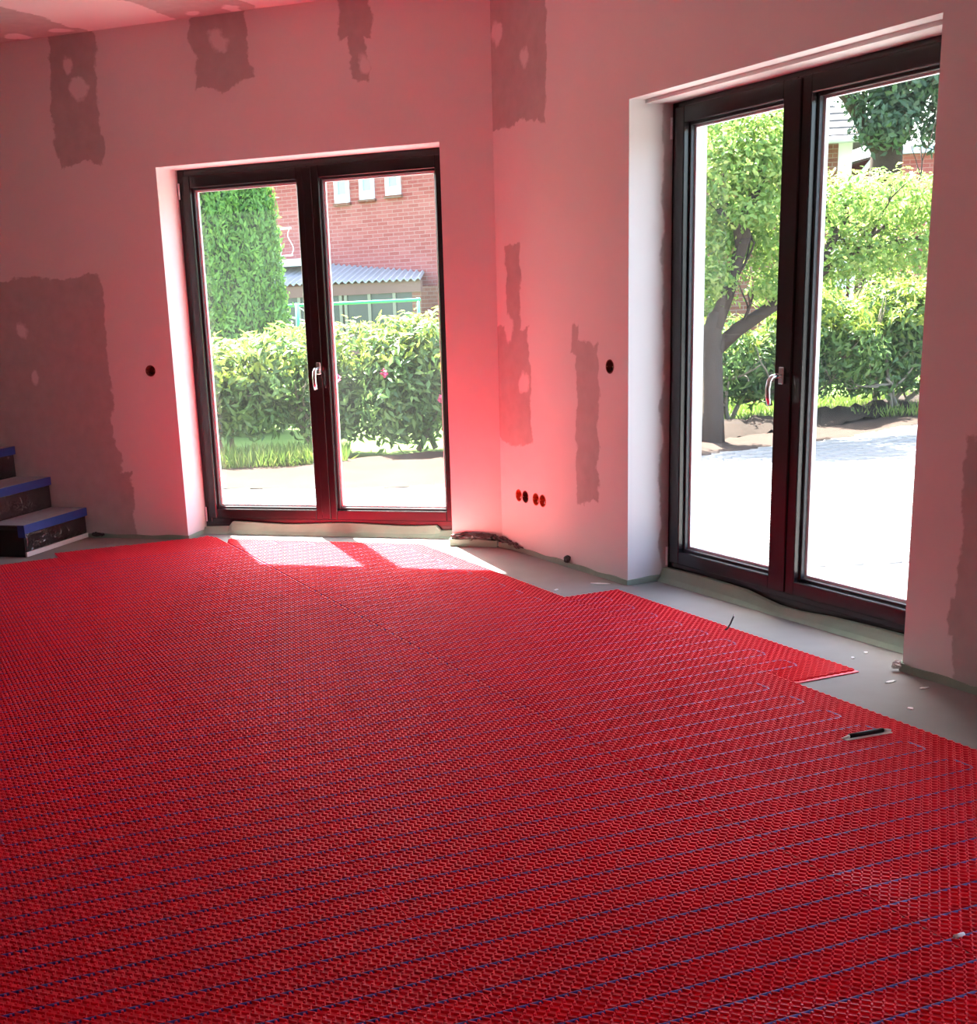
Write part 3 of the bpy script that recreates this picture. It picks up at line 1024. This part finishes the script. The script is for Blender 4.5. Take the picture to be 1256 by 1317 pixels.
# uneven soil strip
n = 90
ex = np.linspace(-13, 13, n); rowsv = 9
for i in range(n):
    y0 = np.interp(ex[i], ep[:, 0], ep[:, 1]) - .12
    for j in range(rowsv):
        t = j / (rowsv - 1)
        soil.v.append((ex[i], y0 + 2.0 * t, gz + .004 + .030 * t + rng.normal(0, .012) * (1 if 0 < j else .3)))
for i in range(n - 1):
    for j in range(rowsv - 1):
        a = i * rowsv + j; soil.f.append((a, a + rowsv, a + rowsv + 1, a + 1))
so = soil.obj('soil_strip', SOIL, smooth=True); tag(so, 'bare sandy soil strip between paving and shrubs', 'soil', kind='structure')
lw = MB().prism([(-60, 9.0), (60, 9.0), (60, 90), (-60, 90)], gz - .2, gz - .035)
lo = lw.obj('lawn', LAWN); tag(lo, 'green lawn behind the shrubs', 'lawn', kind='structure')
bs = MB(); n = 60
for i in range(n):
    x = 2.3 + 5.6 * i / (n - 1); y0 = np.interp(x, ep[:, 0], ep[:, 1]) + .70
    for j in range(6):
        t = j / 5
        bs.v.append((x, y0 + 1.6 * t, gz + .02 + .10 * math.sin(math.pi * min(1, t * 1.6)) + rng.normal(0, .02)))
for i in range(n - 1):
    for j in range(5):
        a = i * 6 + j; bs.f.append((a, a + 6, a + 7, a + 1))
bo = bs.obj('planting_bed', BARKSOIL, smooth=True); tag(bo, 'dark raised soil of the planting bed under the garden shrubs', 'soil', kind='structure')


def leaf_mesh(name, pos, nrm, size, mat, aspect=.42, droop=.25, curl=.12, up_bias=None):
    """each leaf: 6-vertex pointed blade of two folded halves (4 triangles as 2 quads)"""
    n = len(pos)
    size = np.broadcast_to(size, (n,))
    rnd = rng.normal(size=(n, 3))
    axis = rnd - (rnd * nrm).sum(1, keepdims=True) * nrm
    if up_bias is not None: axis = axis + np.array(up_bias)
    axis /= np.linalg.norm(axis, axis=1, keepdims=True) + 1e-9
    side = np.cross(nrm, axis); side /= np.linalg.norm(side, axis=1, keepdims=True) + 1e-9
    nn = np.cross(axis, side)
    s = size[:, None]
    w = s * aspect * .5
    b0 = pos
    tip = pos + axis * s - nn * s * droop
    m = pos + axis * s * .5 - nn * s * droop * .25
    l1 = pos + axis * s * .45 + side * w + nn * s * curl * .5
    r1 = pos + axis * s * .45 - side * w + nn * s * curl * .5
    V = np.stack([b0, r1, tip, l1, m], 1).reshape(-1, 3)
    base = (np.arange(n) * 5)[:, None]
    F = np.concatenate([base + np.array([[0, 1, 4]]), base + np.array([[1, 2, 4]]), base + np.array([[2, 3, 4]]), base + np.array([[3, 0, 4]])])
    return np_mesh(name, V, F, mat)


def shell_points(n, c, rad, inner=.65, up=.25):
    d = rng.normal(size=(n, 3)); d /= np.linalg.norm(d, axis=1, keepdims=True)
    lump = 1 + .10 * np.sin(d[:, 0] * 7 + c[0] * 3) * np.sin(d[:, 2] * 6 + 1) + .07 * np.sin(d[:, 1] * 9 + d[:, 2] * 5)
    k = (inner + (1 - inner) * rng.random(n) ** .6) * lump
    p = np.array(c) + d * np.array(rad) * k[:, None]
    nrm = d + rng.normal(size=(n, 3)) * .55 + np.array([0, 0, up]); nrm /= np.linalg.norm(nrm, axis=1, keepdims=True)
    return p, nrm


def branch(mb, p, d, length, rad, depth, rg, spread=.6, up=.12):
    pts = [Vector(p)]; dd = Vector(d).normalized(); n = 5
    for i in range(n):
        dd = (dd + Vector((rg.gauss(0, .16), rg.gauss(0, .16), rg.gauss(0, .12) + up * .4))).normalized()
        pts.append(pts[-1] + dd * length / n)
    mb.tube(pts, [rad * (1 - .55 * i / n) for i in range(n + 1)], 6 if depth < 2 else 5)
    if depth > 0:
        for k in range(3 if depth > 1 else 2):
            i = rg.randint(2, n)
            nd = (dd + Vector((rg.gauss(0, spread), rg.gauss(0, spread), rg.gauss(.1, spread * .7)))).normalized()
            branch(mb, pts[i], nd, length * .68, rad * .52, depth - 1, rg, spread, up)


RH_LEAF = None


def rhododendron(x, y, rx, ry, h, label, seed, n=5200, young=.35, group='rhododendron shrubs along the garden edge', low=.18, singles=40):
    root = empty('rhododendron', Matrix.Translation((x, y, gz)))
    tag(root, label, 'shrub', group)
    rg = random.Random(seed)
    mb = MB()
    for k in range(5):
        a = rg.uniform(0, 6.28)
        branch(mb, (rg.gauss(0, .12), rg.gauss(0, .1), 0), (math.cos(a) * .5, math.sin(a) * .4 - .15, .8), h * .52, .032, 2, rg, .7)
    mb.obj('branch_work', TWIG, root, smooth=True)
    cen = [(rg.uniform(-.62, .62) * rx, rg.uniform(-.55, .4) * ry, h * (.36 + .36 * (i_ % 3) / 2 + rg.uniform(-.03, .03))) for i_ in range(9)]
    P = []; N = []
    for c in cen:
        p, q = shell_points(n // 9, c, (rx * .52, ry * .55, h * .33), .55)
        P.append(p); N.append(q)
    P = np.concatenate(P); N = np.concatenate(N)
    P[:, 2] = np.where(P[:, 2] < low * h, low * h + rng.random(len(P)) * .5 * h, P[:, 2])
    sz = rng.uniform(.075, .13, len(P))
    link('foliage', leaf_mesh('foliage', P, N, sz, LEAF_RHODO, .36, .2), root)['kind'] = 'stuff'
    top = P[:, 2] > h * .66
    idx = np.where(top)[0]
    idx = rng.choice(idx, int(len(idx) * young * 2) if len(idx) * young * 2 < len(idx) else len(idx), replace=False)
    link('young_shoots', leaf_mesh('young_shoots', P[idx] + np.array([0, -.02, .05]), N[idx], rng.uniform(.08, .13, len(idx)), LEAF_YOUNG, .36, .1), root)['kind'] = 'stuff'
    # nearest large leaves as single leaves
    front = np.argsort(P[:, 1])[:400]
    pick = rng.choice(front, singles, replace=False)
    for i in pick:
        o = link('leaf', RH_LEAF, root)
        nv = Vector(N[i]); q = nv.to_track_quat('Z', 'Y')
        o.matrix_local = Matrix.Translation(P[i] + np.array([0, -.05, 0])) @ q.to_matrix().to_4x4() @ Matrix.Rotation(rg.uniform(0, 6.28), 4, 'Z') @ Matrix.Diagonal((1, 1, 1, 1))
    return root


RH_LEAF = leaf_mesh('leaf', np.zeros((1, 3)), np.array([[0, 0, 1.0]]), .13, LEAF_RHODO, .36, .2)

rhododendron(-1.75, 13.35, .85, .65, 1.10, 'leafy shrub with bare pale branches below the thuja, left in the farther door', 21, n=4600, young=.7, low=.22)
rhododendron(-.62, 13.45, .80, .65, 1.20, 'shrub in the middle of the hedge behind the farther door handle', 22, young=.4, low=.10)
rhododendron(.55, 13.25, .85, .65, 1.29, 'tall grey-green shrub at the right of the farther door', 23, n=6500, young=.3, low=.03)
rhododendron(1.75, 13.3, .80, .65, 1.40, 'hedge shrub hidden beyond the wall between the doors', 24, n=1600)
rhododendron(-3.1, 13.6, .85, .65, 1.35, 'hedge shrub beyond the left jamb of the farther door', 25, n=1600)
rhododendron(4.75, 14.6, .85, .65, 1.36, 'rounded shrub behind the garden tree, left in the right door leaf', 26, n=6000, young=.7, low=.16)
rhododendron(5.85, 14.9, .80, .65, 1.40, 'rounded shrub at the right edge of the nearer door', 27, n=6000, young=.7, low=.16)
rhododendron(3.75, 14.3, .75, .6, 1.10, 'dark low shrub behind the tree trunk in the nearer door', 28, n=4200, young=.15, low=.06)

# red and pink blossoms among the hedge
for i, (x, y, z, lb) in enumerate([(-.42, 12.85, .66, 'pink blossom low in the middle hedge shrub'), (.05, 12.75, .70, 'pale pink blossom beside the door handle in the hedge'),
                                   (.60, 12.70, .42, 'orange-red blossom low in the tall grey-green shrub')]):
    P = rng.normal(size=(26, 3)); P /= np.linalg.norm(P, axis=1, keepdims=True)
    me = leaf_mesh('blossom', P * .02, P, rng.uniform(.04, .06, 26), REDPETAL, .7, .1)
    o = link('blossom', me, None, Matrix.Translation((x, y, z)))
    tag(o, lb, 'blossom', 'blossoms in the hedge')


def grass_field(name, n, xr, yr, hmin, hmax, label):
    x = rng.uniform(*xr, n); y = rng.uniform(*yr, n)
    p = np.stack([x, y, np.full(n, gz + .01)], 1)
    nrm = np.stack([rng.normal(0, 1, n), rng.normal(-1, .5, n), np.full(n, .1)], 1); nrm /= np.linalg.norm(nrm, axis=1, keepdims=True)
    me = leaf_mesh(name, p, nrm, rng.uniform(hmin, hmax, n), GRASS, .10, .15, .02, up_bias=(0, 0, 3.0))
    o = link(name, me); tag(o, label, 'grass', kind='stuff')


grass_field('grass_tufts', 4200, (-2.4, -.35), (12.15, 12.95), .06, .20, 'tufts of bright grass in front of the left hedge')
grass_field('lawn_grass', 5000, (3.2, 6.6), (14.0, 16.5), .05, .14, 'bright sunlit grass seen under the garden shrubs')


def tree(name, label, trunk, limbs, blobs, n_leaf, size, mat, group=None, bark=BARK, aspect=.5, twigs=0):
    base = Vector(trunk[0][0])
    root = empty(name, Matrix.Translation(base)); tag(root, label, 'tree', group)
    sh = lambda p: tuple(Vector(p) - base)
    MB().tube([sh(p) for p, r_ in trunk], [r_ for p, r_ in trunk], 10).obj('trunk', bark, root, smooth=True)
    rg = random.Random(len(label))
    for lm in limbs:
        MB().tube([sh(p) for p, r_ in lm], [r_ for p, r_ in lm], 8).obj('limb', bark, root, smooth=True)
    if twigs:
        tw = MB()
        for lm in limbs:
            for k in range(twigs):
                p, r_ = lm[rg.randint(1, len(lm) - 1)]
                branch(tw, sh(p), (rg.gauss(0, .6), rg.gauss(0, .6), rg.uniform(.1, 1)), rg.uniform(.4, .8), min(r_ * .6, .02), 1, rg)
        o = tw.obj('twig_work', bark, root, smooth=True); o['kind'] = 'stuff'
    P = []; N = []; tot = sum(b[1][0] * b[1][2] for b in blobs)
    for c, r_ in blobs:
        p, q = shell_points(max(30, int(n_leaf * r_[0] * r_[2] / tot)), sh(c), r_, .25, .3)
        P.append(p); N.append(q)
    P = np.concatenate(P); N = np.concatenate(N)
    link('foliage', leaf_mesh('foliage', P, N, rng.uniform(size * .7, size * 1.3, len(P)), mat, aspect, .2), root)['kind'] = 'stuff'
    return root


tree('garden_tree', 'forked light green tree with a thick leaning trunk in the nearer door',
     [((3.19, 12.55, gz), .13), ((3.20, 12.55, .2), .100), ((3.19, 12.55, .6), .092), ((3.18, 12.56, .95), .09), ((3.22, 12.57, 1.12), .07)],
     [[((3.20, 12.56, .98), .085), ((3.32, 12.58, 1.28), .07), ((3.40, 12.6, 1.55), .065), ((3.48, 12.6, 1.80), .06), ((3.47, 12.62, 2.0), .04), ((3.66, 12.65, 2.3), .025)],
      [((3.44, 12.6, 1.70), .05), ((3.40, 12.6, 1.92), .045), ((3.22, 12.62, 2.05), .025)],
      [((3.22, 12.56, .78), .075), ((3.45, 12.62, .96), .07), ((3.78, 12.72, 1.14), .06), ((4.12, 12.85, 1.32), .055), ((4.40, 13.0, 1.66), .045), ((4.62, 13.1, 2.0), .03)],
      [((4.12, 12.85, 1.32), .04), ((4.7, 13.2, 1.62), .035), ((5.2, 13.45, 1.70), .028), ((5.7, 13.7, 1.75), .02)],
      [((4.62, 13.05, 1.9), .03), ((4.9, 13.3, 1.75), .025), ((5.2, 13.4, 1.95), .018)]],
     [((3.35, 12.75, 2.35), (.55, .5, .45)), ((3.75, 12.8, 2.45), (.45, .5, .45)), ((3.1, 12.8, 1.75), (.40, .45, .45)), ((3.85, 12.9, 1.75), (.45, .5, .45)),
      ((4.5, 13.1, 2.05), (.50, .5, .36)), ((5.0, 13.4, 2.1), (.55, .5, .32)), ((5.6, 13.6, 2.05), (.55, .5, .34)), ((5.3, 13.5, 1.6), (.6, .5, .28)), ((4.6, 13.1, 1.55), (.45, .4, .3)),
      ((3.2, 12.8, 1.25), (.28, .3, .22)), ((6.2, 13.9, 1.9), (.5, .5, .5)), ((3.95, 13.0, 1.3), (.35, .4, .22)), ((2.6, 12.9, 2.2), (.5, .5, .5)), ((3.2, 12.9, 2.75), (.5, .5, .4)), ((3.75, 12.95, 2.8), (.45, .5, .35)), ((3.5, 13.0, 1.95), (.45, .4, .35)), ((3.12, 12.35, 1.42), (.26, .2, .18)), ((3.5, 12.35, 1.98), (.3, .2, .16)), ((3.75, 12.45, 1.30), (.3, .2, .12))],
     26000, .065, LEAF_TREE, twigs=3)

tree('oak_tree', 'big dark green tree above the right house roof',
     [((7.6, 20.2, gz), .30), ((7.6, 20.2, 1.5), .26), ((7.65, 20.2, 3.2), .22), ((7.7, 20.2, 4.5), .15)],
     [[((7.65, 20.2, 3.0), .13), ((7.0, 20.1, 3.9), .09), ((6.4, 20.0, 4.4), .05)], [((7.68, 20.2, 3.4), .12), ((8.4, 20.2, 4.2), .08), ((8.9, 20.2, 4.5), .05)]],
     [((7.6, 20.0, 4.4), (1.0, 1.0, .9)), ((6.8, 20.0, 4.55), (.75, .8, .55)), ((8.6, 20.0, 4.2), (.9, .9, .8)), ((7.7, 20.0, 5.6), (1.6, 1.2, .8)), ((7.5, 19.8, 3.55), (.55, .5, .45)), ((8.5, 20, 3.4), (.5, .5, .35))],
     15000, .12, LEAF_DARK, twigs=4)

# thuja column
th = empty('thuja', Matrix.Translation((-1.72, 16.3, gz))); tag(th, 'tall clipped thuja column behind the hedge', 'conifer')
n = 30000
a = rng.uniform(0, 2 * math.pi, n); zz = rng.uniform(.05, 4.4, n)
prof = np.interp(zz, [0, .5, 1.4, 2.6, 3.4, 4.1, 4.45], [.50, .64, .66, .58, .42, .20, .05])
rad = prof * (.90 + .07 * np.sin(a * 11 + np.sin(zz * 3.1) * 1.2) * np.sin(zz * 5.3 + a * 3) + rng.normal(0, .04, n))
P = np.stack([np.cos(a) * rad, np.sin(a) * rad, zz], 1)
N = np.stack([np.cos(a), np.sin(a), np.full(n, .25)], 1) + rng.normal(0, .45, (n, 3)); N /= np.linalg.norm(N, axis=1, keepdims=True)
link('foliage', leaf_mesh('foliage', P, N, rng.uniform(.05, .10, n), LEAF_THUJA, .40, .1, .1, up_bias=(0, 0, 1.2)), th)['kind'] = 'stuff'
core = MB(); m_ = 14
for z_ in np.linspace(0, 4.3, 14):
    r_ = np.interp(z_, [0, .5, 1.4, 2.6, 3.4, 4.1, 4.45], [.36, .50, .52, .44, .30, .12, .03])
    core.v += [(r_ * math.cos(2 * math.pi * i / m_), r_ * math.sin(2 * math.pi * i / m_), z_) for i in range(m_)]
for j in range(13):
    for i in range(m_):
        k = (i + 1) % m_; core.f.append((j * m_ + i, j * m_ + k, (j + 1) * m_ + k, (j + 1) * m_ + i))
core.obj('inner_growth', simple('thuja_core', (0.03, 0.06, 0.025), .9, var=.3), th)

# ------------------------------------------------------------------ brick house behind the hedge (farther door)
yw = R(-32)
Dh = Vector((math.cos(yw), math.sin(yw), 0)); Nh = Vector((-math.sin(yw), math.cos(yw), 0))   # Nh points away
MH = frame_matrix(Vector((0, 28, 0)), Dh, Nh)          # local x along the facade, y away, z up
HA = empty('brick_house', MH); tag(HA, 'red brick house with small white windows and a corrugated porch roof behind the hedge', 'house')
MB().box(-9, 3.2, 0, 3, gz - .2, 6.4).obj('brick_wall', BRICK, HA)
rf = MB(); rf.prism([(-9.4, -.4), (3.5, -.4), (3.5, 3.4), (-9.4, 3.4)], 6.4, 6.55); rf.obj('roof_slab', ROOFTILE, HA)
for (x0, x1, zb) in ((-.875, -.515, 3.36), (-.255, .10, 3.39), (.375, .73, 3.42)):
    w = ring(MB(), x0, x1, zb, zb + 1.15, .085, .07, .17, .07, -.05, .03, .004).obj('window', WHITEPAINT, HA)
    MB().box(x0 + .08, x1 - .065, -.015, -.01, zb + .165, zb + 1.085).obj('pane', GLASSDARK, w)
    MB().box(x0 - .03, x1 + .03, -.07, .01, zb - .05, zb - .001).obj('sill', BRICKDARK, w)
# balcony with curved bars
bl = empty_part('balcony', HA)
MB().box(-4.2, -1.10, -.9, -.001, 2.14, 2.28).obj('balcony_slab', ZINC, bl)
MB().tube([(-4.2, -.85, 2.90), (-1.45, -.85, 2.90)], .022, 6).obj('hand_rail', WHITEPAINT, bl)
MB().tube([(-4.2, -.85, 2.36), (-1.45, -.85, 2.36)], .016, 6).obj('lower_rail', WHITEPAINT, bl)
for i in range(10):
    x = -4.1 + i * .29
    MB().tube([(x + .06 * math.sin(t * 2 * math.pi), -.85, 2.36 + .54 * t) for t in np.linspace(0, 1, 13)], .010, 6).obj('curved_bar', WHITEPAINT, bl)
# porch with corrugated roof
po = empty_part('porch', HA)
cr = MB(); nx = 130
e0, e1 = -3.2, 1.96
for i in range(nx + 1):
    t = i / nx; x = e0 + (e1 - e0) * t
    wv = .028 * math.sin(i * math.pi / 2.0 + .4)
    zb_ = 2.40 + (1.90 - 2.40) * t; zf = 1.80 - .06 * t
    for (yy, z_) in ((-1.5, zf), (-.02, zb_)):
        cr.v += [(x - (0 if yy < -1 else .75 * t), yy, z_ + wv), (x - (0 if yy < -1 else .75 * t), yy, z_ + wv - .02)]
for i in range(nx):
    a = i * 4; b = a + 4
    cr.f += [(a, b, b + 2, a + 2), (a + 1, a + 3, b + 3, b + 1), (a, a + 1, b + 1, b), (a + 2, b + 2, b + 3, a + 3)]
cr.obj('corrugated_roof', CORRU, po)
MB().box(e0, 1.93, -1.44, -1.36, 1.50, 1.72).obj('fascia_board', SHEDWALL, po)
MB().box(e0, 1.85, -1.40, -1.36, gz - .1, .75).obj('parapet', SHEDWALL, po)
MB().box(1.72, 1.92, -1.42, -.001, gz - .1, 1.6).obj('end_wall', BRICKDARK, po)
for i, x in enumerate((-2.4, -1.7, -1.0, -.42, .02, .14, .70, 1.28)):
    MB().box(x, x + .07, -1.43, -1.37, .7, 1.52).obj('post', PALEPOST, po)
for i, (x0, x1) in enumerate(((-2.33, -1.7), (-1.63, -1.0), (-.93, -.42), (-.35, .02), (.21, .70), (.77, 1.28), (1.35, 1.72))):
    MB().box(x0, x1, -1.405, -1.39, .76, 1.50).obj('porch_pane', SHADEGLASS, po)

# green clothes-line frame behind the hedge
GL = empty('clothes_frame', Matrix.Translation((-1.02, 17.2, gz))); tag(GL, 'green pipe clothes-line frame with white lines in front of the porch', 'clothes line')
MB().tube([(-.45, 0, 1.47), (1.60, .15, 1.47)], .020, 8).obj('top_bar', GREENPIPE, GL, smooth=True)
MB().tube([(0, 0, 0), (0, 0, 1.50)], .028, 8).obj('post', GREENPIPE, GL, smooth=True)
MB().tube([(1.57, .15, 0), (1.57, .15, 1.50)], .020, 8).obj('post', GREENPIPE, GL, smooth=True)
MB().tube([(-.42, 0, 1.45), (-.2, 0, 1.36), (.1, 0, 1.27), (.5, .05, 1.22)], .012, 6).obj('line', WHITE, GL, smooth=True)
MB().tube([(0, 0, 1.46), (.2, 0, 1.32), (.45, .05, 1.20)], .006, 6).obj('line', WHITE, GL, smooth=True)

# ------------------------------------------------------------------ houses behind the garden tree (nearer door)
HB = empty('tiled_house', Matrix.Translation((8.62, 24.3, 0)) @ Matrix.Rotation(R(-4), 4, 'Z')); tag(HB, 'brown brick house with a grey tiled hip roof behind the garden tree', 'house')
MB().box(-3.5, -.28, 0, 7, gz - .2, 3.72).obj('brick_wall', BRICKDARK, HB)
MB().box(-.27, -.02, .05, 1.2, gz - .2, 3.70).obj('white_corner_panel', WHITEPAINT, HB)
r2 = MB(); n0 = len(r2.v)
r2.v += [(-3.8, -.45, 3.78), (.42, -.45, 3.78), (.42, 7.4, 3.78), (-3.8, 7.4, 3.78), (-2.7, 3.4, 6.1), (-2.2, 3.4, 6.1),
         (-3.8, -.45, 3.70), (.42, -.45, 3.70), (.42, 7.4, 3.70), (-3.8, 7.4, 3.70)]
r2.f += [(0, 1, 5, 4), (1, 2, 5), (2, 3, 4, 5), (3, 0, 4), (6, 9, 8, 7), (0, 6, 7, 1), (1, 7, 8, 2), (2, 8, 9, 3), (3, 9, 6, 0)]
ro = r2.obj('hip_roof', ROOFTILE, HB)
# tile courses on the visible slopes
for k in range(14):
    t0 = k / 16
    z = 3.78 + (6.1 - 3.78) * t0; y = -.45 + 3.85 * t0; xa = -3.8 + 1.1 * t0; xb = .42 - 2.62 * t0
    MB().box(xa, xb, y - .01, y + .06, z - .005, z + .014).obj('tile_course', ROOFTILE, ro)
MB().tube([(-3.8, -.52, 3.70), (.46, -.52, 3.70)], .06, 8).obj('gutter', ZINC, HB)
MB().tube([(.40, -.50, 3.66), (.30, -.40, 3.45), (.06, -.12, 3.10), (.04, -.10, 2.6), (.04, -.10, 0)], .045, 8).obj('downpipe', WHITEPAINT, HB)
HC = empty('red_annex', Matrix.Translation((10.6, 25.5, 0))); tag(HC, 'red brick annex seen below the dark tree at the right edge of the door', 'house')
MB().box(-1.0, 4, 0, 5, gz - .2, 3.55).obj('brick_wall', BRICK, HC)
MB().box(-1.2, 4.2, -.2, 5.2, 3.55, 3.68).obj('flat_roof', ZINC, HC)
